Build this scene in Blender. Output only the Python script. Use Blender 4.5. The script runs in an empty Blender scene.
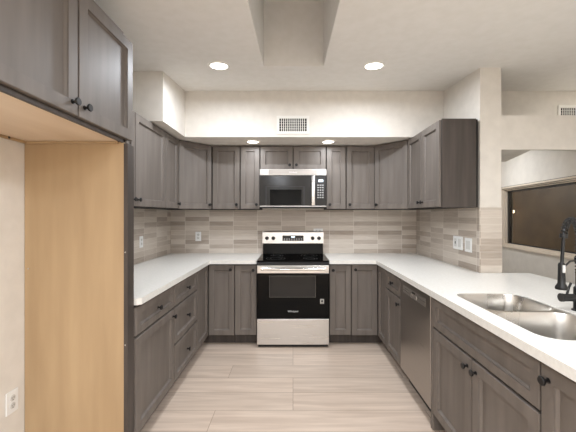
import bpy, bmesh, math, random
from mathutils import Vector, Matrix
random.seed(7)
S = bpy.context.scene
COL = S.collection
PI = math.pi
EYE = 1.395
# ------------------------------------------------------------------ camera
cd = bpy.data.cameras.new('camera'); cam = bpy.data.objects.new('camera', cd); COL.objects.link(cam)
cam.location = (0, 0, EYE); cam.rotation_euler = (PI/2, 0, 0)
cd.sensor_width = 36; cd.lens = 322/576*36
cd.shift_x = -5/576; cd.shift_y = -1/576; cd.clip_start = 0.05
S.camera = cam
# ------------------------------------------------------------------ world, exposure
W = bpy.data.worlds.new('night'); S.world = W; W.use_nodes = True
W.node_tree.nodes['Background'].inputs[0].default_value = (1.0, .85, .6, 1)
W.node_tree.nodes['Background'].inputs[1].default_value = .33
S.view_settings.view_transform = 'Standard'; S.view_settings.look = 'None'
S.view_settings.gamma = 1; S.view_settings.use_curve_mapping = False
S.view_settings.exposure = 0.2
LAMP_COL = (.87, .925, 1.0)
P_CEIL = 15.0; P_SOF = 2.1; P_FILL = [31.0, 17.0, 34.0, 36.0, 17.0, 1.0, 1.0]; P_NOOK_FILL = 5.0
def down_light(loc, size, power):
    l = bpy.data.lights.new('down_light', 'AREA'); l.shape = 'DISK'; l.size = size; l.energy = power
    l.color = LAMP_COL
    o = bpy.data.objects.new('down_light', l); COL.objects.link(o); o.location = loc
    return o
def ceil_z(y): return 2.396 + .085*max(y, 0)
CEIL_LIGHTS = [(-.607, 2.64), (.664, 2.64)]
FILL_LIGHTS = [(-.35, -.7), (.70, .95), (-.35, -2.1), (.75, -2.1), (1.85, -1.4), (2.0, 1.2), (3.0, 2.75)]  # out-of-view lamps added as fill for the kitchen and nook
SOF_LIGHTS = [(-.443, 3.54), (.388, 3.54)]
for x, y in CEIL_LIGHTS: down_light((x, y, ceil_z(y)-.03), .15, P_CEIL)
for (x, y), p_ in zip(FILL_LIGHTS, P_FILL): down_light((x, y, ceil_z(y)-.03), .4, p_)
NOOK_FILL = (2.0, 3.66)  # hidden lamp added to brighten the nook wall
down_light((*NOOK_FILL, 2.203-.022), .11, P_NOOK_FILL)
for x, y in SOF_LIGHTS: down_light((x, y, 2.203-.022), .11, P_SOF)

# ------------------------------------------------------------------ materials
def srgb(r, g, b):
    f = lambda c: (c/255/12.92) if c/255 <= .04045 else ((c/255+.055)/1.055)**2.4
    return (f(r), f(g), f(b), 1)
def mat(name, col, rough=.5, metal=0, spec=.5):
    m = bpy.data.materials.new(name); m.use_nodes = True
    b = m.node_tree.nodes['Principled BSDF']
    b.inputs['Base Color'].default_value = col; b.inputs['Roughness'].default_value = rough
    b.inputs['Metallic'].default_value = metal; b.inputs['Specular IOR Level'].default_value = spec
    return m
def noisy(m, c1, c2, scale, detail=4, lo=.35, hi=.65, bump=0, coord='Object', nscale=1.0):
    nt = m.node_tree; b = nt.nodes['Principled BSDF']
    tc = nt.nodes.new('ShaderNodeTexCoord'); mp = nt.nodes.new('ShaderNodeMapping')
    mp.inputs['Scale'].default_value = scale
    n = nt.nodes.new('ShaderNodeTexNoise'); n.inputs['Scale'].default_value = nscale; n.inputs['Detail'].default_value = detail
    r = nt.nodes.new('ShaderNodeValToRGB')
    r.color_ramp.elements[0].position = lo; r.color_ramp.elements[0].color = c1
    r.color_ramp.elements[1].position = hi; r.color_ramp.elements[1].color = c2
    L = nt.links.new
    L(tc.outputs[coord], mp.inputs[0]); L(mp.outputs[0], n.inputs['Vector']); L(n.outputs['Fac'], r.inputs[0])
    L(r.outputs[0], b.inputs['Base Color'])
    if bump:
        bp = nt.nodes.new('ShaderNodeBump'); bp.inputs['Strength'].default_value = bump; bp.inputs['Distance'].default_value = .002
        L(n.outputs['Fac'], bp.inputs['Height']); L(bp.outputs[0], b.inputs['Normal'])
    return m
def metal_tex(name, c, scale, rough=.3):
    m = mat(name, c, rough, 1); nt = m.node_tree; L = nt.links.new
    tc = nt.nodes.new('ShaderNodeTexCoord'); mp = nt.nodes.new('ShaderNodeMapping'); mp.inputs['Scale'].default_value = scale
    n = nt.nodes.new('ShaderNodeTexNoise'); n.inputs['Scale'].default_value = 1; n.inputs['Detail'].default_value = 3
    r = nt.nodes.new('ShaderNodeMapRange'); r.inputs['To Min'].default_value = rough-.08; r.inputs['To Max'].default_value = rough+.12
    L(tc.outputs['Object'], mp.inputs[0]); L(mp.outputs[0], n.inputs['Vector']); L(n.outputs['Fac'], r.inputs[0])
    L(r.outputs[0], m.node_tree.nodes['Principled BSDF'].inputs['Roughness'])
    return m
M = {}
M['wall'] = noisy(mat('wall_paint', (1,1,1,1), .85, spec=.2), srgb(224,218,209), srgb(230,224,215), (3,3,3), bump=.05, nscale=4)
M['ceil'] = noisy(mat('ceiling_paint', (1,1,1,1), .9, spec=.2), srgb(232,229,223), srgb(236,233,228), (3,3,3), bump=.05, nscale=5)
M['cab'] = noisy(mat('grey_stained_wood', (1,1,1,1), .52, spec=.5), srgb(103,95,88), srgb(118,110,103), (16,16,1.6), lo=.3, hi=.72, bump=.08)
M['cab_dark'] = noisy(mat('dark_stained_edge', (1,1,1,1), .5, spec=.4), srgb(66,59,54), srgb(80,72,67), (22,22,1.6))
M['carcass'] = noisy(mat('shade_dark_carcass', (1,1,1,1), .6, spec=.2), srgb(34,30,28), srgb(42,38,35), (22,22,1.6))  # near-black tone paints in the shadow of the gaps between fronts
M['ply'] = noisy(mat('birch_plywood', (1,1,1,1), .45, spec=.4), srgb(170,143,109), srgb(188,161,125), (9,9,1.1), lo=.3, hi=.75)
M['ply_under'] = noisy(mat('birch_plywood_underside', (1,1,1,1), .5, spec=.4), srgb(212,190,164), srgb(228,209,186), (1.5,7,7), lo=.3, hi=.75)
M['counter'] = noisy(mat('white_quartz', (1,1,1,1), .22, spec=.5), srgb(232,229,222), srgb(240,238,232), (1,1,1), nscale=60, lo=.3, hi=.7)
M['steel'] = metal_tex('brushed_steel', srgb(212,210,207), (2,2,120), .28)
M['steel_soft'] = metal_tex('satin_sink_steel', srgb(205,202,197), (6,6,2), .26)
M['steel_dark'] = metal_tex('dark_brushed_steel', srgb(172,167,162), (1,1,160), .3)
M['black_glass'] = mat('black_glass', srgb(8,8,8), .05, spec=.12)
M['oven_glass'] = mat('oven_glass', srgb(46,44,42), .15, spec=.2)
M['black'] = mat('matte_black_metal', srgb(26,25,25), .38, .2)
M['blackp'] = mat('black_plastic', srgb(20,20,20), .45)
M['gap'] = mat('dark_recess', srgb(12,11,11), .8)
M['white'] = mat('white_plastic', srgb(240,240,238), .35)
M['offwhite'] = mat('socket_white', srgb(215,214,210), .4)
M['chrome'] = mat('chrome', srgb(225,225,225), .12, 1)
M['mark'] = mat('pale_print', srgb(225,225,225), .4)
M['alu'] = mat('beige_window_frame', srgb(222,208,190), .45)
M['alu_dark'] = mat('dark_window_sash', srgb(48,42,38), .5)
M['vent'] = mat('white_grille_enamel', srgb(236,233,226), .45)
M['display'] = mat('display_glass', srgb(14,15,18), .1)
M['outside'] = noisy(mat('outside_stucco', (1,1,1,1), .9), srgb(120,98,70), srgb(150,126,92), (2,2,2), nscale=2)
M['ground'] = mat('outside_ground', srgb(110,95,75), .9)
def emis(name, c, s):
    m = mat(name, c, .4); b = m.node_tree.nodes['Principled BSDF']
    b.inputs['Emission Color'].default_value = c; b.inputs['Emission Strength'].default_value = s; return m
M['lens'] = emis('lit_lens', (1, .96, .9, 1), 6)
M['clock'] = emis('lit_digits', (.75, .9, 1, 1), 1.2)
g = mat('window_glass', (1,1,1,1), .02); gb = g.node_tree.nodes['Principled BSDF']
gb.inputs['Transmission Weight'].default_value = 1; gb.inputs['IOR'].default_value = 1.45
gb.inputs['Base Color'].default_value = (.55,.5,.42,1); M['glass'] = g

def tile_mat():
    m = mat('wood_look_tile', (1,1,1,1), .45, spec=.45); nt = m.node_tree; L = nt.links.new; b = nt.nodes['Principled BSDF']
    N = nt.nodes.new
    def math_(op, a, bb=None):
        n = N('ShaderNodeMath'); n.operation = op
        for i, v in enumerate((a, bb)):
            if v is None: continue
            if isinstance(v, (int, float)): n.inputs[i].default_value = v
            else: L(v, n.inputs[i])
        return n.outputs[0]
    uv = N('ShaderNodeUVMap'); sp = N('ShaderNodeSeparateXYZ'); L(uv.outputs[0], sp.inputs[0])
    TW, TH = .302, .0573
    u = math_('DIVIDE', sp.outputs[0], TW); v = math_('DIVIDE', sp.outputs[1], TH)
    fu = math_('FLOOR', u); fv = math_('FLOOR', v)
    cu = math_('FRACT', u); cv = math_('FRACT', v)
    cmb = N('ShaderNodeCombineXYZ'); L(fu, cmb.inputs[0]); L(fv, cmb.inputs[1])
    wn = N('ShaderNodeTexWhiteNoise'); wn.noise_dimensions = '2D'; L(cmb.outputs[0], wn.inputs['Vector'])
    ns = N('ShaderNodeTexNoise'); ns.inputs['Scale'].default_value = 1; ns.inputs['Detail'].default_value = 5
    c2 = N('ShaderNodeCombineXYZ'); L(math_('ADD', math_('MULTIPLY', sp.outputs[0], 7), math_('MULTIPLY', wn.outputs['Value'], 31)), c2.inputs[0])
    L(math_('MULTIPLY', sp.outputs[1], 75), c2.inputs[1]); L(c2.outputs[0], ns.inputs['Vector'])
    t = math_('ADD', math_('MULTIPLY', wn.outputs['Value'], .62), math_('MULTIPLY', ns.outputs['Fac'], .5))
    r = N('ShaderNodeValToRGB'); e = r.color_ramp.elements
    e[0].position = .15; e[0].color = srgb(158,144,131); e[1].position = .95; e[1].color = srgb(216,206,194)
    x = e.new(.5); x.color = srgb(190,177,164)
    L(t, r.inputs[0])
    gu = math_('LESS_THAN', cu, .014); gv = math_('LESS_THAN', cv, .06)
    gm = math_('MAXIMUM', math_('MULTIPLY', gu, .9), math_('MULTIPLY', gv, .6))
    mx = N('ShaderNodeMix'); mx.data_type = 'RGBA'; L(gm, mx.inputs[0]); L(r.outputs[0], mx.inputs[6]); mx.inputs[7].default_value = srgb(224,217,207)
    L(mx.outputs[2], b.inputs['Base Color'])
    return m
M['tile'] = tile_mat()
def floor_mat():
    m = mat('pale_oak_plank', (1,1,1,1), .42, spec=.4); nt = m.node_tree; L = nt.links.new; b = nt.nodes['Principled BSDF']; N = nt.nodes.new
    tc = N('ShaderNodeTexCoord')
    br = N('ShaderNodeTexBrick'); br.inputs['Scale'].default_value = 1; br.inputs['Brick Width'].default_value = 1.5
    br.inputs['Row Height'].default_value = .23; br.inputs['Mortar Size'].default_value = .0018; br.offset = .37; br.offset_frequency = 3
    br.inputs['Color1'].default_value = (0,0,0,1); br.inputs['Color2'].default_value = (1,1,1,1); br.inputs['Mortar'].default_value = (.5,.5,.5,1)
    L(tc.outputs['Object'], br.inputs['Vector'])
    mp = N('ShaderNodeMapping'); mp.inputs['Scale'].default_value = (1.6, 22, 1); L(tc.outputs['Object'], mp.inputs[0])
    ad = N('ShaderNodeVectorMath'); ad.operation = 'ADD'; L(mp.outputs[0], ad.inputs[0])
    sc = N('ShaderNodeVectorMath'); sc.operation = 'SCALE'; sc.inputs['Scale'].default_value = 13; L(br.outputs['Color'], sc.inputs[0]); L(sc.outputs[0], ad.inputs[1])
    ns = N('ShaderNodeTexNoise'); ns.inputs['Scale'].default_value = 1; ns.inputs['Detail'].default_value = 6; ns.inputs['Distortion'].default_value = .6
    L(ad.outputs[0], ns.inputs['Vector'])
    r = N('ShaderNodeValToRGB'); e = r.color_ramp.elements
    e[0].position = .32; e[0].color = srgb(192,172,155); e[1].position = .68; e[1].color = srgb(214,196,179)
    L(ns.outputs['Fac'], r.inputs[0])
    mr = N('ShaderNodeMapRange'); mr.inputs['To Min'].default_value = .93; mr.inputs['To Max'].default_value = 1.05
    L(br.outputs['Color'], mr.inputs[0])
    mm = N('ShaderNodeVectorMath'); mm.operation = 'SCALE'; L(r.outputs[0], mm.inputs[0]); L(mr.outputs[0], mm.inputs['Scale'])
    mx = N('ShaderNodeMix'); mx.data_type = 'RGBA'; L(br.outputs['Fac'], mx.inputs[0]); L(mm.outputs[0], mx.inputs[6]); mx.inputs[7].default_value = srgb(150,128,110)
    L(mx.outputs[2], b.inputs['Base Color'])
    return m
M['floor'] = floor_mat()

# ------------------------------------------------------------------ mesh helpers
def BM(): return bmesh.new()
def box(bm, x0, x1, y0, y1, z0, z1, bev=0, seg=1):
    vs = [bm.verts.new((x, y, z)) for x in (x0, x1) for y in (y0, y1) for z in (z0, z1)]
    q = [(0,1,3,2), (4,6,7,5), (0,4,5,1), (2,3,7,6), (0,2,6,4), (1,5,7,3)]
    fs = [bm.faces.new([vs[i] for i in f]) for f in q]
    if bev:
        es = list({e for f in fs for e in f.edges})
        bmesh.ops.bevel(bm, geom=es, offset=bev, segments=seg, affect='EDGES', profile=.5)
    return vs
def prism(bm, pts, z0, z1, bev=0):
    a = [bm.verts.new((x, y, z0)) for x, y in pts]; b = [bm.verts.new((x, y, z1)) for x, y in pts]
    n = len(pts); fs = [bm.faces.new(a[::-1]), bm.faces.new(b)]
    for i in range(n): fs.append(bm.faces.new((a[i], a[(i+1) % n], b[(i+1) % n], b[i])))
    if bev:
        bmesh.ops.bevel(bm, geom=list({e for f in fs for e in f.edges}), offset=bev, segments=1, affect='EDGES')
def prism_x(bm, pts, x0, x1):   # pts in (y,z)
    a = [bm.verts.new((x0, y, z)) for y, z in pts]; b = [bm.verts.new((x1, y, z)) for y, z in pts]
    n = len(pts); bm.faces.new(a[::-1]); bm.faces.new(b)
    for i in range(n): bm.faces.new((a[i], a[(i+1) % n], b[(i+1) % n], b[i]))
def slab(bm, outer, holes, z0, z1):
    es = []; bot = {}
    def loop(pts):
        vt = [bm.verts.new((x, y, z1)) for x, y in pts]; vb = [bm.verts.new((x, y, z0)) for x, y in pts]
        n = len(pts)
        for i in range(n):
            bm.faces.new((vt[i], vt[(i+1) % n], vb[(i+1) % n], vb[i]))
        return [bm.edges.get((vt[i], vt[(i+1) % n])) for i in range(n)], [bm.edges.get((vb[i], vb[(i+1) % n])) for i in range(n)]
    T = []; B = []
    for l in [outer]+holes:
        t, b = loop(l); T += t; B += b
    bmesh.ops.triangle_fill(bm, edges=T, use_beauty=True); bmesh.ops.triangle_fill(bm, edges=B, use_beauty=True)
def rrect(x0, x1, y0, y1, r, n=6):
    out = []
    for cx, cy, a0 in ((x1-r, y1-r, 0), (x0+r, y1-r, 90), (x0+r, y0+r, 180), (x1-r, y0+r, 270)):
        for k in range(n+1):
            a = math.radians(a0+90*k/n); out.append((cx+r*math.cos(a), cy+r*math.sin(a)))
    return out
def loft(bm, loops, cap0=False, cap1=False):
    R = [[bm.verts.new(p) for p in l] for l in loops]; n = len(R[0])
    for a, b in zip(R, R[1:]):
        for i in range(n): bm.faces.new((a[i], a[(i+1) % n], b[(i+1) % n], b[i]))
    if cap0: bm.faces.new(R[0][::-1])
    if cap1: bm.faces.new(R[-1])
def lathe(bm, prof, c=(0,0,0), axis='z', n=24):
    """prof: list of (r, h) along axis"""
    def P(r, h, a):
        u, v = r*math.cos(a), r*math.sin(a)
        return {'z': (c[0]+u, c[1]+v, c[2]+h), 'y': (c[0]+u, c[1]+h, c[2]+v), 'x': (c[0]+h, c[1]+u, c[2]+v)}[axis]
    loft(bm, [[P(max(r, .0002), h, 2*PI*k/n) for k in range(n)] for r, h in prof], True, True)
def tube(bm, pts, r, n=10):
    pts = [Vector(p) for p in pts]; rs = r if isinstance(r, (list, tuple)) else [r]*len(pts)
    loops = []; up = None
    for i, p in enumerate(pts):
        d = (pts[min(i+1, len(pts)-1)]-pts[max(i-1, 0)]).normalized()
        if up is None:
            up = Vector((0,0,1)) if abs(d.z) < .9 else Vector((1,0,0))
        s = d.cross(up).normalized(); up = s.cross(d).normalized()
        loops.append([tuple(p+(s*math.cos(2*PI*k/n)+up*math.sin(2*PI*k/n))*rs[i]) for k in range(n)])
    loft(bm, loops, True, True)
def obj(name, bm, m, parent=None, smooth=False, mw=None):
    bmesh.ops.recalc_face_normals(bm, faces=bm.faces)
    me = bpy.data.meshes.new(name); bm.to_mesh(me); bm.free()
    me.materials.append(M[m] if isinstance(m, str) else m)
    o = bpy.data.objects.new(name, me); COL.objects.link(o)
    if parent: o.parent = parent
    if smooth:
        for p in me.polygons: p.use_smooth = True
        try: me.set_sharp_from_angle(angle=math.radians(38))
        except Exception: pass
    return o
def tag(o, label, cat, group=None):
    o['label'] = label; o['category'] = cat
    if group: o['group'] = group
    return o
def thing(name, label, cat, loc=(0,0,0), rz=0, group=None):
    o = bpy.data.objects.new(name, None); COL.objects.link(o); o.empty_display_size = .1
    o.location = loc; o.rotation_euler = (0, 0, rz)
    return tag(o, label, cat, group)
def struct(name, bm, m): 
    o = obj(name, bm, m); o['kind'] = 'structure'; return o
def text_mesh(name, s, size, m, parent, loc, rot=(PI/2,0,0), depth=.0006):
    c = bpy.data.curves.new(name, 'FONT'); c.body = s; c.size = size; c.align_x = 'CENTER'; c.align_y = 'CENTER'; c.extrude = depth
    t = bpy.data.objects.new(name+'_tmp', c); COL.objects.link(t)
    dg = bpy.context.evaluated_depsgraph_get(); me = bpy.data.meshes.new_from_object(t.evaluated_get(dg))
    bpy.data.objects.remove(t); me.name = name
    me.materials.clear(); me.materials.append(M[m])
    o = bpy.data.objects.new(name, me); COL.objects.link(o); o.parent = parent; o.location = loc; o.rotation_euler = rot
    return o

# ------------------------------------------------------------------ structure
XL, XR, YB = -1.545, 1.56, 4.05
YP = 2.685                      # near end of right-hand wall
SOFZ, SOFY = 2.203, 3.337
XO = 3.4; YN = -3.0
bm = BM(); box(bm, -1.75, XO+.1, YN-.1, YB+.1, -.1, 0); struct('floor', bm, 'floor')
# ceiling with the light shaft (a slab following the slope, hole for the shaft)
SX0, SX1, SY0, SY1 = -.245, .254, .55, 2.657
bm = BM()
def cslab(x0, x1, y0, y1):
    vs = box(bm, x0, x1, y0, y1, 0, 1)
    for v in vs: v.co.z = ceil_z(v.co.y) + (.12 if v.co.z > .5 else 0)
cslab(-1.75, XO+.1, YN-.1, 0)
cslab(-1.75, SX0, 0, YB+.1); cslab(SX1, XO+.1, 0, YB+.1)
cslab(SX0, SX1, 0, SY0); cslab(SX0, SX1, SY1, YB+.1)
struct('ceiling', bm, 'ceil')
bm = BM(); zt = 3.16
I_ = .003
for a in ((SX0-.04, SX0+I_, SY0-.04, SY1+.04), (SX1-I_, SX1+.04, SY0-.04, SY1+.04), (SX0, SX1, SY0-.04, SY0+I_), (SX0, SX1, SY1-I_, SY1+.04)):
    vs = box(bm, *a, 2.3, zt)
    for v in vs:
        if v.co.z < 2.4: v.co.z = ceil_z(v.co.y)+.001
vs = box(bm, SX0-.04, SX1+.04, SY0-.04, SY1+.04, zt, zt+.04)
struct('ceiling_shaft', bm, 'ceil')
# walls
bm = BM(); box(bm, -1.75, 2.76, YB, YB+.1, 0, 2.95); box(bm, 2.76, XO+.1, YB, YB+.1, 2.1, 2.95); struct('wall_back', bm, 'wall')
bm = BM(); box(bm, XL-.2, XL, 1.845, YB, 0, 2.95); struct('wall_left', bm, 'wall')
bm = BM(); box(bm, XL-.2, -1.478, YN, 1.845, 0, 2.6); struct('wall_left_near', bm, 'wall')
bm = BM(); box(bm, XL-.2, XO+.1, YN-.1, YN, 0, 2.6); struct('wall_rear', bm, 'wall')
bm = BM(); box(bm, XR, 1.737, YP, YB, 0, 2.95); struct('wall_right', bm, 'wall')
# bulkhead above the wall cabinets: along the back (kitchen and nook) and down the left
bm = BM(); box(bm, XL, XR, SOFY, YB, SOFZ, 2.9); box(bm, XL, -1.118, 2.77, SOFY, SOFZ, 2.85)
struct('wall_bulkhead_back', bm, 'wall')
bm = BM(); box(bm, 1.737, XO, SOFY, YB, SOFZ, 2.9); struct('wall_bulkhead_nook', bm, 'wall')
# plant shelf beam across the nook
bm = BM(); prism(bm, [(1.737, 2.70), (2.449, 2.70), (2.453, 2.735), (2.02, 2.735), (2.20, 3.337), (1.737, 3.337)], 1.944, 2.232)
struct('wall_plant_shelf', bm, 'wall')
# window wall of the nook (turned slightly), local frame: s from back corner to the viewer
wd = Vector((-.119, -1, 0)).normalized(); W0 = Vector((2.61, 4.05, 0))
def wmat():
    # local x = along the wall towards viewer, local y = outwards (+x world), z up
    ax = wd; ay = Vector((-wd.y, wd.x, 0)); 
    if ay.x < 0: ay = -ay
    m = Matrix.Identity(4)
    for i in range(3): m[i][0] = ax[i]; m[i][1] = ay[i]
    m.translation = W0; return m
WM = wmat()
WZ0, WZ1, WS0, WS1, WLEN = 1.003, 1.735, .02, 2.05, 3.2
bm = BM()
box(bm, 0, WS0, 0, .14, 0, 2.2); box(bm, WS1, WLEN, 0, .14, 0, 2.2)
box(bm, WS0, WS1, 0, .14, 0, WZ0); box(bm, WS0, WS1, 0, .14, WZ1, 2.2)
bm.transform(WM); struct('wall_nook', bm, 'wall')
e = W0+wd*WLEN
bm = BM(); box(bm, e.x, e.x+.14, YN, e.y, 0, 2.6); struct('wall_right_near', bm, 'wall')
bm = BM(); prism(bm, [(2.44, 2.3), (XO, 2.3), (XO, SOFY), (2.62, SOFY)], 2.2, 2.26); box(bm, e.x+.02, XO, YN, 2.3, 2.2, 2.26); struct('wall_ledge', bm, 'wall')
bm = BM(); box(bm, XO, XO+.1, YN, YB, 2.1, 2.95); struct('wall_outer', bm, 'wall')
# window
wt = bpy.data.objects.new('window_1', None); COL.objects.link(wt); wt.matrix_world = WM; wt['kind'] = 'structure'
def wobj(n, bm, m): return obj(n, bm, m, wt)
bm = BM(); F = .020
for d, y0, y1 in ((0, -.016, .0), (.012, .0, .03), (.024, .03, .10)):
    a, b, c, dd = WS0+d, WS1-d, WZ0+d, WZ1-d
    box(bm, a, b, y0, y1, c, c+F, .002); box(bm, a, b, y0, y1, dd-F, dd, .002)
    box(bm, a, a+F, y0, y1, c+F, dd-F, .002); box(bm, b-F, b, y0, y1, c+F, dd-F, .002)
wobj('window_frame', bm, 'alu')
bm = BM()
for d, y in ((-.002, .0), (.020, -.001), (.032, .029)):
    a, b, c, dd = WS0+d-.004, WS1-d+.004, WZ0+d-.004, WZ1-d+.004
    if d < 0: y = -.002
    box(bm, a, b, y, y+.002, dd-.007, dd); box(bm, a, a+.004, y, y+.002, c+.004, dd-.007)
wobj('window_track', bm, 'alu_dark')
bm = BM()
a, b, c, dd = WS0+.044, WS1-.044, WZ0+.044, WZ1-.044
box(bm, a, a+.03, .05, .085, c, dd); box(bm, 1.21, 1.31, .045, .09, c, dd); box(bm, a, b, .055, .085, dd-.02, dd-.0); box(bm, a, b, .055, .085, c, c+.012)
wobj('window_sash', bm, 'alu_dark')
bm = BM(); box(bm, a+.03, b, .066, .071, c+.012, dd-.02); wobj('window_pane', bm, 'glass')
# outside
bm = BM(); box(bm, 3.95, 4.05, -1, 9, 0, 2.3); struct('wall_outside', bm, 'outside')
bm = BM(); box(bm, XO+.1, 5, -1, 9, -.12, -.02); struct('ground_outside', bm, 'ground')

t = thing('glint_globe', 'glowing globe added outside as stand-in for the bright dot in the window', 'glint', (3.95, 5.72, 1.455))  # globe added to put a glint in the window; no lamp known there
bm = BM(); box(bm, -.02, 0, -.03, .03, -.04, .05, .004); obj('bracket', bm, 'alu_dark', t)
bm = BM(); lathe(bm, [(.001, -.032), (.022, -.025), (.032, 0), (.022, .025), (.001, .032)], (-.05, 0, 0), 'z', 16); obj('globe', bm, emis('glint_glow', (1, .8, .6, 1), 9), t, True)
# ------------------------------------------------------------------ backsplash (tile), UV = metres along the wall, height
def splash(name, label, faces):
    """faces: list of boxes (axis, ...) ; UV by dominant axis"""
    bm = BM()
    for f in faces: box(bm, *f)
    o = obj(name, bm, 'tile'); me = o.data; uv = me.uv_layers.new(name='UVMap')
    for p in me.polygons:
        for li in p.loop_indices:
            co = me.vertices[me.loops[li].vertex_index].co
            if abs(p.normal.x) > .5: u = (YB-co.y)+.302*.6+ (100*.302 if co.x > 0 else 50*.302)
            elif co.x > 1.5595 and me.vertices[me.loops[li].vertex_index].co.y < YP: u = co.x-1.56+.06+40*.302
            else: u = co.x+1.545+.302*9 - .19
            uv.data[li].uv = (u, co.z-.914)
    tag(o, label, 'backsplash', 'wood-look tile backsplashes'); return o
SZ0, SZ1 = .9145, 1.457
TB = YB-.010
splash('tile_backsplash', 'wood-look tile backsplash across the back wall behind the range', [(XL+.011, XR-.011, TB, YB-.0005, SZ0, SZ1)])
splash('tile_backsplash', 'wood-look tile backsplash on the left wall with one outlet', [(XL+.0005, XL+.010, 1.86, YB-.0005, SZ0, SZ1)])
splash('tile_backsplash', 'wood-look tile backsplash on the right wall wrapping round its end', [(XR-.010, XR-.0005, YP-.010, YB-.0005, SZ0, SZ1), (XR, 1.737, YP-.010, YP-.0005, SZ0, SZ1)])

# ------------------------------------------------------------------ cabinets
def front_bm(w, h, fr=.055, t=.020, rec=.016):
    """shaker front: x 0..w, z 0..h, back at y=0, face at y=-t"""
    bm = BM()
    def ring(i, y): return [bm.verts.new(p) for p in ((i, y, i), (w-i, y, i), (w-i, y, h-i), (i, y, h-i))]
    R = [ring(0, 0), ring(0, -t+.0025), ring(.0025, -t), ring(fr, -t), ring(fr+.0005, -t+.007), ring(fr+.008, -t+rec)]
    for a, b in zip(R, R[1:]):
        for k in range(4): bm.faces.new((a[k], a[(k+1) % 4], b[(k+1) % 4], b[k]))
    bm.faces.new(R[0][::-1]); bm.faces.new(R[-1])
    return bm
def knob(parent, x, z, y=-.020):
    bm = BM(); lathe(bm, [(.010, 0), (.010, -.002), (.0055, -.004), (.0055, -.016), (.0145, -.019), (.0165, -.022), (.0165, -.026), (.0145, -.0285)], (0,0,0), 'y', 20)
    o = obj('knob', bm, 'black', parent, True); o.location = (x, y, z); return o
def front(root, kind, x0, x1, z0, z1, kn=None, loc=None, rz=None):
    """kind 'door'/'drawer'/'false_front'"""
    g_ = .0045; w, h = x1-x0-2*g_, z1-z0-2*g_
    fr = .057 if kind == 'door' else .045
    o = obj(kind, front_bm(w, h, fr), 'cab', root); o.location = (x0+g_, 0, z0+g_) if loc is None else loc
    if rz is not None: o.rotation_euler = (0, 0, rz)
    if kn:
        kx = {'l': .034, 'r': w-.034, 'c': w/2}[kn[0]]
        kz = {'t': h-.05, 'b': .05, 'c': h/2}[kn[1]]
        knob(o, kx, kz)
    return o
BZ0, BZ1 = .105, .872
def base_cab(label, loc, rz, w, fronts, depth=.60, hollow=None):
    t = thing('base_cabinet', label, 'cabinet', loc, rz, 'base cabinets')
    bm = BM()
    if hollow:   # open-topped carcass so that a sink can hang inside
        box(bm, .001, .019, .001, depth, BZ0, BZ1); box(bm, w-.019, w-.001, .001, depth, BZ0, BZ1)
        box(bm, .019, w-.019, .001, depth, BZ0, BZ0+.018); box(bm, .019, w-.019, depth-.012, depth, BZ0+.018, BZ1)
        box(bm, .019, w-.019, .001, .019, BZ0+.018, BZ1)
    else: box(bm, .001, w-.001, .001, depth, BZ0, BZ1)
    obj('carcass', bm, 'carcass', t)
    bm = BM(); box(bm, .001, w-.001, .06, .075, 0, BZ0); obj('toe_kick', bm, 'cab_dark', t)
    for f in fronts: front(t, *f)
    return t
def wall_cab(label, loc, rz, w, h, fronts, depth=.305, name='wall_cabinet', group='wall cabinets', cat='cabinet'):
    t = thing(name, label, cat, loc, rz, group)
    bm = BM(); box(bm, .001, w-.001, .001, depth, 0, h, .001); obj('carcass', bm, 'carcass', t)
    for f in fronts: front(t, *f)
    return t
RL, RR = PI/2, -PI/2
XF = .925              # carcass front of side runs (door face .905)
FY = 3.46              # carcass front of back run (door face 3.44)
# left run: local x = +Y, origin at near end
base_cab('base cabinet with one drawer over one door, beside the tall plywood panel', (-XF, 1.852, 0), RL, .611,
         [('drawer', 0, .611, .69, .862, 'cc'), ('door', 0, .611, .108, .685, 'rt')])
base_cab('base cabinet with a stack of three drawers on the left side', (-XF, 2.463, 0), RL, .582,
         [('drawer', 0, .582, .69, .862, 'cc'), ('drawer', 0, .582, .40, .685, 'cc'), ('drawer', 0, .582, .108, .395, 'cc')])
# right run: local x = -Y, origin at far end
base_cab('narrow base cabinet with a small drawer over a door, left of the dishwasher', (XF, 3.13, 0), RR, .415,
         [('drawer', 0, .415, .69, .862, 'cc'), ('door', 0, .415, .108, .685, 'rt')])
base_cab('wide sink base cabinet with two doors under a long false drawer front', (XF, 2.085, 0), RR, .905,
         [('false_front', 0, .905, .672, .862, None), ('door', 0, .4525, .108, .667, 'rt'), ('door', .4525, .905, .108, .667, 'lt')], hollow=True)
base_cab('base cabinet nearest the viewer on the right, one tall door with a black knob', (XF, 1.18, 0), RR, .60,
         [('door', 0, .60, .108, .862, 'lt')])
# back run singles
base_cab('narrow single-door base cabinet immediately left of the range', (-.625, FY, 0), 0, .24, [('door', 0, .24, .108, .862, 'rt')], depth=.585)
base_cab('narrow single-door base cabinet immediately right of the range', (.388, FY, 0), 0, .237, [('door', 0, .237, .108, .862, 'lt')], depth=.585)
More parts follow.
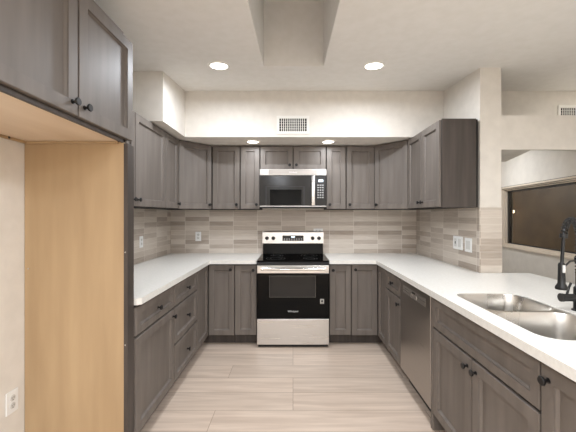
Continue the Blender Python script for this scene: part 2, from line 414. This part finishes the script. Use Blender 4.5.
# corner base cabinets
def corner_base(label, s):
    t = thing('corner_base_cabinet', label, 'cabinet', (0, 0, 0), 0, 'base cabinets')
    bm = BM(); y0 = 3.047 if s < 0 else 3.132
    P = [(s*.626, FY+.001), (s*XF, FY+.001), (s*XF, y0), (s*1.543, y0), (s*1.543, 4.045), (s*.626, 4.045)]
    prism(bm, P, BZ0, BZ1); obj('carcass', bm, 'carcass', t)
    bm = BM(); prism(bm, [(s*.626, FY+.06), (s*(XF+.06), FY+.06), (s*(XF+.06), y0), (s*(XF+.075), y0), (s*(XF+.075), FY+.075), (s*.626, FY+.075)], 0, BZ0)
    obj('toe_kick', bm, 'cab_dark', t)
    w = .903-.626
    h = .754
    if s < 0:
        o = obj('door', front_bm(w-.004, h-.004), 'cab', t); o.location = (-.903+.002, FY, .11); knob(o, w-.04, h-.05)
        w2 = FY-.02-y0; o = obj('door', front_bm(w2-.006, h-.004), 'cab', t); o.location = (-XF, y0+.002, .11); o.rotation_euler = (0, 0, RL)
    else:
        o = obj('door', front_bm(w-.004, h-.004), 'cab', t); o.location = (.626+.002, FY, .11); knob(o, .036, h-.05)
        w2 = FY-.02-y0; o = obj('door', front_bm(w2-.006, h-.004), 'cab', t); o.location = (XF, FY-.022, .11); o.rotation_euler = (0, 0, RR)
    return t
corner_base('corner base cabinet at the back left, two doors meeting at a right angle', -1)
corner_base('corner base cabinet at the back right, two doors meeting at a right angle', 1)

# wall cabinets
UZ0, UZ1 = 1.460, 2.194; UH = UZ1-UZ0
UX = 1.235; UY = 3.74
def U(a, b, k): return ('door', a, b, 0, UH, k)
wall_cab('wide two-door wall cabinet on the left wall, partly behind the tall fridge surround', (-UX, 1.86, UZ0), RL, 1.222, UH, [U(0, .622, 'rb'), U(.622, 1.222, 'lb')])
wall_cab('narrow single-door wall cabinet on the left wall, next to the corner one', (-UX, 3.084, UZ0), RL, .352, UH, [U(0, .352, 'rb')])
wall_cab('single-door wall cabinet on the back wall between left corner cabinet and the slimmer one', (-.935, UY, UZ0), 0, .322, UH, [U(0, .322, 'rb')])
wall_cab('slim wall cabinet touching the left side of the microwave', (-.611, UY, UZ0), 0, .228, UH, [U(0, .228, 'rb')])
wall_cab('slim wall cabinet touching the right side of the microwave', (.385, UY, UZ0), 0, .228, UH, [U(0, .228, 'lb')])
wall_cab('single-door wall cabinet on the back wall between right corner cabinet and the slimmer one', (.615, UY, UZ0), 0, .330, UH, [U(0, .330, 'lb')])
MC0 = 1.916
wall_cab('short two-door wall cabinet directly above the microwave', (-.381, UY, MC0), 0, .764, UZ1-MC0,
         [('door', 0, .382, 0, UZ1-MC0, 'rb'), ('door', .382, .764, 0, UZ1-MC0, 'lb')])
t = wall_cab('two-door wall cabinet on the right wall with its dark end panel showing', (UX+.005, 3.436, UZ0), RR, .746, UH, [U(0, .370, 'rb'), U(.370, .746, 'lb')])
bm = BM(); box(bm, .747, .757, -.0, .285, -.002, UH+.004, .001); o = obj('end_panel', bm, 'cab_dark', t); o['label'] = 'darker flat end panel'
def corner_wall(label, s):
    t = thing('corner_wall_cabinet', label, 'cabinet', (0, 0, UZ0), 0, 'wall cabinets')
    bm = BM(); xa, xb = s*1.236, s*.946; ya, yb = 3.438, 3.739
    if s > 0: xa, xb = 1.241, .947
    prism(bm, [(s*(1.543), ya), (xa, ya), (xb, yb+.01), (xb, 4.045), (s*1.543, 4.045)], 0, UH); obj('carcass', bm, 'carcass', t)
    A = Vector((xa, ya)); B = Vector((xb, yb)); 
    if s > 0: A, B = B, A
    d = B-A; L = d.length; ang = math.atan2(d.y, d.x)
    d.normalize()
    A = A + d*.012; L -= .024
    o = obj('door', front_bm(L, UH-.004), 'cab', t); o.location = (A.x, A.y, .002); o.rotation_euler = (0, 0, ang)
    knob(o, L-.034 if s < 0 else .034, .05)
    return t
corner_wall('diagonal corner wall cabinet at the back left', -1)
corner_wall('diagonal corner wall cabinet at the back right', 1)

# ------------------------------------------------------------------ fridge surround (left)
t = thing('fridge_surround', 'tall empty fridge enclosure with pale plywood side panel and dark front strip', 'cabinet', (-.909, 1.77, 0))
bm = BM(); box(bm, -.5665, -.022, 0, .018, 0, 1.795); obj('side_panel', bm, 'ply', t)['label'] = 'pale birch plywood side panel'
bm = BM(); box(bm, -.022, 0, 0, .040, 0, 1.789, .001); box(bm, -.022, -.004, .042, .078, 0, 1.789, .001); box(bm, -.5665, -.022, .020, .038, 0, 2.37)
obj('filler_strip', bm, 'cab_dark', t)['label'] = 'dark stained front edge strip'
for x, z in ((-.012, 1.19), (-.012, .68), (-.012, .12), (-.545, 1.10)):
    bm = BM(); lathe(bm, [(.004, 0), (.004, -.002), (.001, -.003)], (x, -.0005, z), 'y', 8); obj('screw', bm, 'chrome', t, True)
# cabinet over the fridge alcove, doors facing +x
t = thing('fridge_top_cabinet', 'deep two-door cabinet above the empty fridge alcove, top left of the room', 'cabinet', (-.930, .93, 1.797), RL)
bm = BM(); box(bm, 0, .838, .001, .540, .018, .60); obj('carcass', bm, 'cab', t)
bm = BM(); box(bm, 0, .838, .012, .540, .002, .017); obj('bottom_panel', bm, 'ply_under', t)['label'] = 'pale unfinished plywood underside'
bm = BM(); box(bm, 0, .838, .0, .011, -.006, .016, .001); obj('bottom_rail', bm, 'cab_dark', t)
bm = BM(); box(bm, 0, .838, .526, .541, -.012, .001, .001); box(bm, .824, .838, .03, .526, -.012, .001, .001); obj('mounting_cleat', bm, 'ply', t)
for x in (.45, .60, .72):
    bm = BM(); lathe(bm, [(.006, 0), (.006, -.003)], (x, .5255, -.005), 'y', 8); obj('screw', bm, 'black', t)
fz0, fz1 = .012, .575
front(t, 'door', -.025, .438, fz0, fz1, 'rb'); front(t, 'door', .438, .905, fz0, fz1, 'lb')

# ------------------------------------------------------------------ worktops
CZ0, CZ1 = .8745, .914
bm = BM()
slab(bm, [(-1.543, 1.855), (-.90, 1.855), (-.88, 1.875), (-.88, 3.41), (-.387, 3.41), (-.387, YB-.012), (-1.533, YB-.012), (-1.533, 2.0)], [], CZ0, CZ1)
tag(obj('worktop', bm, 'counter'), 'white quartz worktop, L-shaped on the left of the range', 'worktop')
KX0, KX1, KY0, KY1 = .978, 1.375, 1.235, 1.99
hole = rrect(KX0, KX1, KY0, KY1, .09, 8)
bm = BM()
slab(bm, [(.387, 3.41), (.88, 3.41), (.88, .56), (1.96, .56), (1.96, 2.665), (1.5475, 2.665), (1.5475, YB-.012), (.387, YB-.012)], [hole], CZ0, CZ1)
tag(obj('worktop', bm, 'counter'), 'white quartz worktop on the right running into the wide sink peninsula', 'worktop')
# peninsula backing wall
bm = BM(); box(bm, 1.56, 1.80, .6, 2.66, 0, .872); struct('wall_peninsula', bm, 'wall')

# ------------------------------------------------------------------ sink
t = thing('kitchen_sink', 'double-bowl stainless steel undermount sink in the right worktop', 'sink', (0, 0, 0))
mid = 1.625
B1 = (KX0+.003, KX1-.003, mid+.012, KY1-.003); B2 = (KX0+.003, KX1-.003, KY0+.003, mid-.012)
bm = BM()
slab(bm, rrect(KX0+.0008, KX1-.0008, KY0+.0008, KY1-.0008, .0895, 8), [rrect(*B1, .085, 8), rrect(*B2, .085, 8)], .902, .9085)
obj('rim', bm, 'steel_soft', t)
for b_ in (B1, B2):
    bm = BM(); L_ = []
    for ins, z, r in ((0, .9085, .085), (.003, .902, .082), (.010, .80, .08), (.016, .72, .075), (.03, .692, .065), (.055, .684, .05)):
        L_.append([(x, y, z) for x, y in rrect(b_[0]+ins, b_[1]-ins, b_[2]+ins, b_[3]-ins, r, 8)])
    loft(bm, L_, False, True); o = obj('bowl', bm, 'steel_soft', t, True)
    cx, cy = (b_[0]+b_[1])/2, (b_[2]+b_[3])/2
    bm = BM(); lathe(bm, [(.045, 0), (.045, .003), (.036, .004), (.034, .001), (.012, .001), (.010, .006), (.0, .006)], (cx, cy, .6845), 'z', 24); obj('drain', bm, 'chrome', o, True)

# ------------------------------------------------------------------ faucet
t = thing('kitchen_faucet', 'matte black spring-neck kitchen faucet behind the sink', 'faucet', (1.437, 1.62, .914))
dv = Vector((-.87, -.5, 0)).normalized()
bm = BM(); lathe(bm, [(.029, 0), (.029, .006), (.022, .010), (.021, .115), (.017, .12), (.013, .125), (.013, .20)], (0,0,0), 'z', 24); obj('body', bm, 'black', t, True)
# arch path
R = .085; top = .372
path = [Vector((0, 0, z)) for z in (.19, .24, .29, .33, top)]
for k in range(1, 13):
    a = PI*k/12*.93; path.append(Vector((0,0,top)) + dv*(R-R*math.cos(a)) + Vector((0, 0, R*math.sin(a))))
end = path[-1]; hose_end = Vector((0,0,.235)) + dv*(2*R+.02)
bm = BM(); tube(bm, path, .0060, 8); obj('inner_hose', bm, 'black', t, True)
# coil spring around the path
def sample(path, n):
    d = [0]
    for a, b in zip(path, path[1:]): d.append(d[-1]+(b-a).length)
    out = []
    for i in range(n+1):
        s = d[-1]*i/n; j = 0
        while j < len(path)-2 and d[j+1] < s: j += 1
        f = (s-d[j])/(d[j+1]-d[j]); p = path[j].lerp(path[j+1], f); out.append((p, (path[j+1]-path[j]).normalized()))
    return out
turns = 26; per = 10; sp = sample(path, turns*per); side = dv.cross(Vector((0,0,1))).normalized(); pts = []
for i, (p, d) in enumerate(sp):
    n2 = side.cross(d).normalized(); a = 2*PI*i/per
    pts.append(p + (side*math.cos(a)+n2*math.sin(a))*.0128)
bm = BM(); tube(bm, pts, .0032, 6); obj('spring', bm, 'black', t, True)
bm = BM(); tube(bm, [end, end.lerp(hose_end, .12)], .016, 14); tube(bm, [end, end.lerp(hose_end, .5), hose_end], .0075, 10); obj('spout_hose', bm, 'black', t, True)
hd = hose_end
bm = BM(); lathe(bm, [(.010, .02), (.014, .012), (.0145, -.035), (.016, -.078), (.024, -.092), (.026, -.100), (.024, -.106), (.014, -.107)], tuple(hd), 'z', 24)
sh = obj('spray_head', bm, 'black', t, True)
bm = BM(); box(bm, hd.x-.006, hd.x+.006, hd.y-.0165, hd.y-.011, hd.z-.025, hd.z+.010, .001); obj('spray_button', bm, 'offwhite', sh)
bm = BM(); tube(bm, [Vector((0,0,.255)), Vector((0,0,.255))+dv*.10, hd+Vector((0,0,-.005))-dv*.018], .0045, 8); lathe(bm, [(.018, .243), (.018, .267)], (0,0,0), 'z', 20); obj('holder_arm', bm, 'black', t, True)
# handle: horizontal barrel toward the left with lever up
hdv = Vector((-1, .05, 0)).normalized()
bm = BM(); p0 = Vector((0, 0, .065)); tube(bm, [p0, p0+hdv*.075], .019, 20); tube(bm, [p0+hdv*.075, p0+hdv*.088], .021, 20)
h_ = obj('handle_barrel', bm, 'black', t, True)
bm = BM(); q = p0+hdv*.058; tube(bm, [q+Vector((0,0,.012)), q+Vector((.012, 0, .05)), q+Vector((.022, 0, .075))], [.006, .005, .006], 10); obj('lever', bm, 'black', h_, True)

# ------------------------------------------------------------------ range
t = thing('electric_range', 'freestanding stainless and black glass electric range between the worktops', 'oven', (0, 3.38, 0))
w = .379
bm = BM(); box(bm, -w+.003, w-.003, .045, .655, .03, .895, .002); obj('body', bm, 'blackp', t)
bm = BM(); box(bm, -w, w, .0, .62, .896, .916, .004, 2); obj('cooktop', bm, 'black_glass', t)
ct = t.children[-1]
for x, y, r in ((-.19, .17, .105), (.19, .17, .08), (-.19, .44, .075), (.19, .44, .10)):
    bm = BM()
    for rr in (r, r*.62): loft(bm, [[(x+q_*math.cos(a*PI/24), y+q_*math.sin(a*PI/24), .9166) for a in range(48)] for q_ in (rr, rr-.003)])
    obj('burner_ring', bm, mat('burner_print', srgb(90,90,90), .4), ct)
bm = BM(); box(bm, -w, w, -.004, .045, .868, .895, .003); obj('front_rim', bm, 'blackp', t)
bm = BM(); prism_x(bm, [(.60, .917), (.655, .917), (.655, 1.06), (.615, 1.06)], -.372, .372); obj('riser', bm, 'black_glass', t)
bm = BM(); prism_x(bm, [(.600, 1.045), (.655, 1.045), (.655, 1.19), (.618, 1.19), (.606, 1.18)], -.378, .378); bp = obj('control_panel', bm, 'steel', t)
for x in (-.322, -.243, .243, .322):
    bm = BM(); lathe(bm, [(.023, 0), (.023, -.006), (.019, -.010), (.017, -.030), (.015, -.032)], (x, .603, 1.108), 'y', 24); box(bm, x-.003, x+.003, .566, .573, 1.093, 1.123)
    obj('knob', bm, 'blackp', bp, True)
bm = BM(); box(bm, -.13, .13, .598, .606, 1.075, 1.142, .001); dp = obj('display', bm, 'display', bp)
bm = BM(); box(bm, -.022, .022, .5968, .598, 1.116, 1.132); obj('clock_panel', bm, 'clock', dp)
bm = BM()
for i in range(8):
    for j in range(2):
        x = -.105+i*.03; box(bm, x-.007, x+.007, .5968, .598, 1.083+j*.014, 1.089+j*.014)
obj('touch_marks', bm, 'mark', dp)
bm = BM(); box(bm, -w+.001, w-.001, -.005, .043, .783, .865, .004, 2); do = obj('door_top_panel', bm, 'steel', t)
bm = BM()
arc = [Vector((x, -.045-.012*(1-(x/.33)**2), .835)) for x in [(-.33+.66*i/16) for i in range(17)]]
tube(bm, arc, .013, 12); tube(bm, [(-.325, -.045, .835), (-.325, .0, .835)], .011, 10); tube(bm, [(.325, -.045, .835), (.325, .0, .835)], .011, 10)
obj('handle', bm, 'chrome', do, True)
bm = BM(); box(bm, -w+.001, w-.001, -.005, .043, .308, .782, .003, 2); dd_ = obj('oven_door', bm, 'black_glass', t)
bm = BM(); box(bm, -.245, .235, -.0062, -.005, .535, .755); wn = obj('oven_window', bm, 'oven_glass', dd_)
bm = BM()
for a in ((-.248, .238, .755, .758), (-.248, .238, .532, .535), (-.248, -.245, .535, .755), (.235, .238, .535, .755)): box(bm, a[0], a[1], -.0066, -.005, a[2], a[3])
obj('window_border', bm, mat('grey_print', srgb(92,88,82), .4), dd_)
text_mesh('brand_mark', 'Whirlpool', .026, 'mark', dd_, (0, -.0062, .385))
bm = BM(); box(bm, .285, .325, -.0066, -.005, .465, .515, .0003); st = obj('sticker', bm, mat('grey_sticker', srgb(175,172,166), .4), dd_)
bm = BM(); lathe(bm, [(.012, 0), (.012, -.0006)], (.305, -.0067, .493), 'y', 16); box(bm, .292, .318, -.0072, -.0066, .470, .476); obj('sticker_print', bm, 'blackp', st)
bm = BM(); box(bm, -w+.001, w-.001, -.005, .043, .035, .303, .004, 2); obj('storage_drawer', bm, 'steel', t)
for x in (-.34, .34):
    for y in (.08, .6):
        bm = BM(); lathe(bm, [(.018, 0), (.018, .012), (.008, .014), (.008, .031)], (x, y, 0), 'z', 12); obj('foot', bm, 'blackp', t)
bm = BM(); box(bm, -w+.01, w-.01, .02, .045, .006, .034); obj('kick_strip', bm, 'blackp', t)

# ------------------------------------------------------------------ microwave
t = thing('microwave_oven', 'over-the-range stainless microwave with black glass door', 'microwave', (.001, 3.65, 1.478))
H = .436
bm = BM(); box(bm, -.379, .379, .03, .395, .0, H, .002); obj('body', bm, 'blackp', t)
bm = BM(); box(bm, -.379, .379, -.002, .030, H-.068, H, .003, 2); tp = obj('top_trim', bm, 'steel', t)
bm = BM(); box(bm, -.277, .277, -.004, -.002, H-.062, H-.008, .0008); obj('vent_cover', bm, 'steel_dark', tp)
text_mesh('brand_mark', 'Whirlpool', .022, 'mark', tp, (0, -.0045, H-.034))
bm = BM(); box(bm, -.379, .248, -.004, .030, .022, H-.070, .002); d_ = obj('door', bm, 'oven_glass', t)
bm = BM()
for a in ((-.315, .135, .235, .243), (-.315, -.295, .022, .235), (.115, .135, .022, .235)): box(bm, a[0], a[1], -.0055, -.004, a[2], a[3])
obj('window_border', bm, 'blackp', d_)
bm = BM(); box(bm, -.262, .095, -.0055, -.004, .030, .205); obj('window', bm, 'black_glass', d_)
bm = BM(); box(bm, .249, .379, -.004, .030, .022, H-.070, .002); cp = obj('control_panel', bm, 'oven_glass', t)
bm = BM(); box(bm, .288, .340, -.006, -.004, .292, .318); dp = obj('display', bm, 'clock', cp)
bm = BM()
for i in range(3):
    for j in range(6):
        x = .276+i*.027; z = .11+j*.028; box(bm, x, x+.014, -.006, -.004, z, z+.010)
obj('button', bm, 'mark', cp)
bm = BM(); box(bm, .206, .247, -.052, -.036, .024, H-.074, .006, 3); box(bm, .215, .238, -.038, -.003, .045, .065); box(bm, .215, .238, -.038, -.003, H-.11, H-.09)
obj('handle', bm, 'steel', t, True)
bm = BM(); box(bm, -.379, .379, -.004, .030, .013, .021, .001); obj('bottom_trim', bm, 'steel', t)
bm = BM(); box(bm, -.377, .377, .0, .030, .0, .012, .001); obj('bottom_grille', bm, 'blackp', t)

# ------------------------------------------------------------------ dishwasher
t = thing('dishwasher', 'dark stainless dishwasher built in under the right worktop', 'dishwasher', (.925, 2.71, 0), RR)
ww = .595
bm = BM(); box(bm, .003, ww-.003, .004, .60, .10, .868); obj('body', bm, 'blackp', t)
bm = BM(); box(bm, .003, ww-.003, -.022, .003, .118, .862, .003, 2); d_ = obj('door', bm, 'steel_dark', t)
bm = BM(); box(bm, .07, ww-.08, -.0235, -.022, .765, .825, .0005); hp = obj('control_strip', bm, 'steel', d_)
bm = BM(); box(bm, .24, .36, -.026, -.0235, .768, .800, .001); obj('pocket_handle', bm, 'chrome', hp)
bm = BM(); box(bm, .27, .33, -.0245, -.0235, .804, .816); obj('indicator_print', bm, 'blackp', hp)
bm = BM(); box(bm, .003, ww-.003, .05, .065, 0, .10); obj('kick_plate', bm, 'blackp', t)
bm = BM(); box(bm, ww+.001, ww+.029, -.02, .60, .0, .868, .001); o = obj('end_filler', bm, 'cab', t)

# ------------------------------------------------------------------ outlets and switches (local face -y)
def outlet(label, loc, rz, kind='outlet', grp='power outlets'):
    t = thing('power_outlet' if kind == 'outlet' else 'wall_switch', label, 'outlet' if kind == 'outlet' else 'switch', loc, rz, grp)
    bm = BM(); box(bm, -.036, .036, -.006, 0, -.058, .058, .002, 2); obj('plate', bm, 'white', t)
    if kind == 'outlet':
        for z in (-.02, .02):
            bm = BM(); lathe(bm, [(.0165, -.006), (.0165, -.0075), (.015, -.008)], (0, 0, z), 'y', 20); s_ = obj('socket', bm, 'offwhite', t, True)
            bm = BM(); box(bm, -.007, -.005, -.0086, -.0078, z-.002, z+.007); box(bm, .005, .007, -.0086, -.0078, z-.002, z+.007); lathe(bm, [(.0025, -.0078), (.0025, -.0086)], (0, 0, z-.009), 'y', 10)
            obj('slot', bm, 'blackp', s_)
    else:
        bm = BM(); prism_x(bm, [(-.006, -.033), (-.0085, -.033), (-.011, .033), (-.006, .033)], -.0165, .0165); obj('rocker', bm, 'offwhite', t)
    return t
outlet('white power outlet on the back tile wall left of the range', (-1.187, TB-.0006, 1.127), 0)
outlet('white power outlet on the left tile wall beside the fridge panel', (XL+.0106, 3.25, 1.124), RL)
outlet('white power outlet on the plain wall of the empty fridge alcove', (-1.4775, 1.69, .415), RL)
o = outlet('sideways white power outlet peeking out above the right end of the range', (.315, TB-.0006, 1.190), 0); o.rotation_euler = (0, PI/2, 0)
t = thing('wall_switch', 'wide white plate with a socket and a rocker on the right tile wall', 'switch', (XR-.0106, 3.02, 1.135), RR, 'switches on the right tile wall')
bm = BM(); box(bm, -.085, .085, -.006, 0, -.062, .062, .002, 2); obj('plate', bm, 'white', t)
bm = BM(); box(bm, .012, .062, -.0085, -.006, -.038, .038, .001); obj('rocker', bm, 'offwhite', t)
bm = BM(); box(bm, -.062, -.018, -.0075, -.006, -.038, .038, .001); so = obj('socket', bm, 'offwhite', t)
bm = BM(); box(bm, -.046, -.034, -.0085, -.0075, -.012, .012, .001); obj('reset_button', bm, 'blackp', so)
t = thing('wall_switch', 'narrower white rocker switch on the right tile wall, nearer the wall end', 'switch', (XR-.0106, 2.84, 1.13), RR, 'switches on the right tile wall')
bm = BM(); box(bm, -.055, .055, -.006, 0, -.062, .062, .002, 2); obj('plate', bm, 'white', t)
bm = BM(); box(bm, -.032, .032, -.0085, -.006, -.038, .038, .001); obj('rocker', bm, 'offwhite', t)

# ------------------------------------------------------------------ air vents
def vent(label, loc, w_, h_):
    t = thing('air_vent', label, 'vent', loc, 0, 'air vents')
    bm = BM()
    f = .028
    for a in ((-w_/2-f, w_/2+f, h_/2, h_/2+f), (-w_/2-f, w_/2+f, -h_/2-f, -h_/2), (-w_/2-f, -w_/2, -h_/2, h_/2), (w_/2, w_/2+f, -h_/2, h_/2)):
        box(bm, a[0], a[1], -.009, 0, a[2], a[3], .0015)
    obj('frame', bm, 'vent', t)
    bm = BM(); box(bm, -w_/2, w_/2, -.0015, -.0002, -h_/2, h_/2); obj('backing', bm, 'gap', t)
    bm = BM(); n = int(w_/.021)
    for i in range(1, n):
        x = -w_/2+w_*i/n; box(bm, x-.0035, x+.0035, -.007, -.003, -h_/2, h_/2)
    for j in range(1, 5):
        z = -h_/2+h_*j/5; box(bm, -w_/2, w_/2, -.004, -.002, z-.0015, z+.0015)
    obj('louvre', bm, 'vent', t)
vent('white air vent grille on the bulkhead above the microwave cabinet', (.0, SOFY-.0005, 2.327), .282, .132)
vent('air vent grille half hidden behind the plant shelf at the far right', (2.91, SOFY-.0005, 2.437), .28, .132)

# ------------------------------------------------------------------ recessed lights
def rlight(label, x, y, z, r, slope=False):
    t = thing('recessed_light', label, 'light', (x, y, z), 0, 'recessed ceiling lights')
    if slope: t.rotation_euler = (math.atan(.085), 0, 0)
    bm = BM(); pr = [(r*.80, -.001), (r*.80, -.006), (r*.9, -.009), (r, -.004), (r, -.001)]
    loft(bm, [[(q_*math.cos(a*PI/18), q_*math.sin(a*PI/18), h) for a in range(36)] for q_, h in pr]); obj('trim_ring', bm, 'vent', t, True)
    bm = BM(); lathe(bm, [(r*.80, -.001), (r*.80, -.005)], (0,0,0), 'z', 36); obj('lens', bm, 'lens', t)
lab = ['recessed ceiling light left of the light shaft', 'recessed ceiling light right of the light shaft']
for (x, y), l in zip(CEIL_LIGHTS, lab): rlight(l, x, y, ceil_z(y), .088, True)
lab = ['small recessed light under the bulkhead, left of the microwave cabinet', 'small recessed light under the bulkhead, right of the microwave cabinet']
for (x, y), l in zip(SOF_LIGHTS, lab): rlight(l, x, y, SOFZ, .075)
rlight('added unseen fill light under the bulkhead in the window nook', *NOOK_FILL, SOFZ, .075)  # fixture for the added nook fill
lab = ['added unseen fill light just behind the viewer, left', 'added unseen fill light over the near right aisle', 'added unseen fill light far behind the viewer, left', 'added unseen fill light far behind the viewer, right',
       'added unseen fill light behind the viewer on the dining side', 'added unseen fill light over the near dining side by the window wall', 'added unseen fill light over the ledge above the window wall']
for (x, y), l in zip(FILL_LIGHTS, lab): rlight(l, x, y, ceil_z(y), .22, y > 0)  # fixtures for the added out-of-view fill lamps
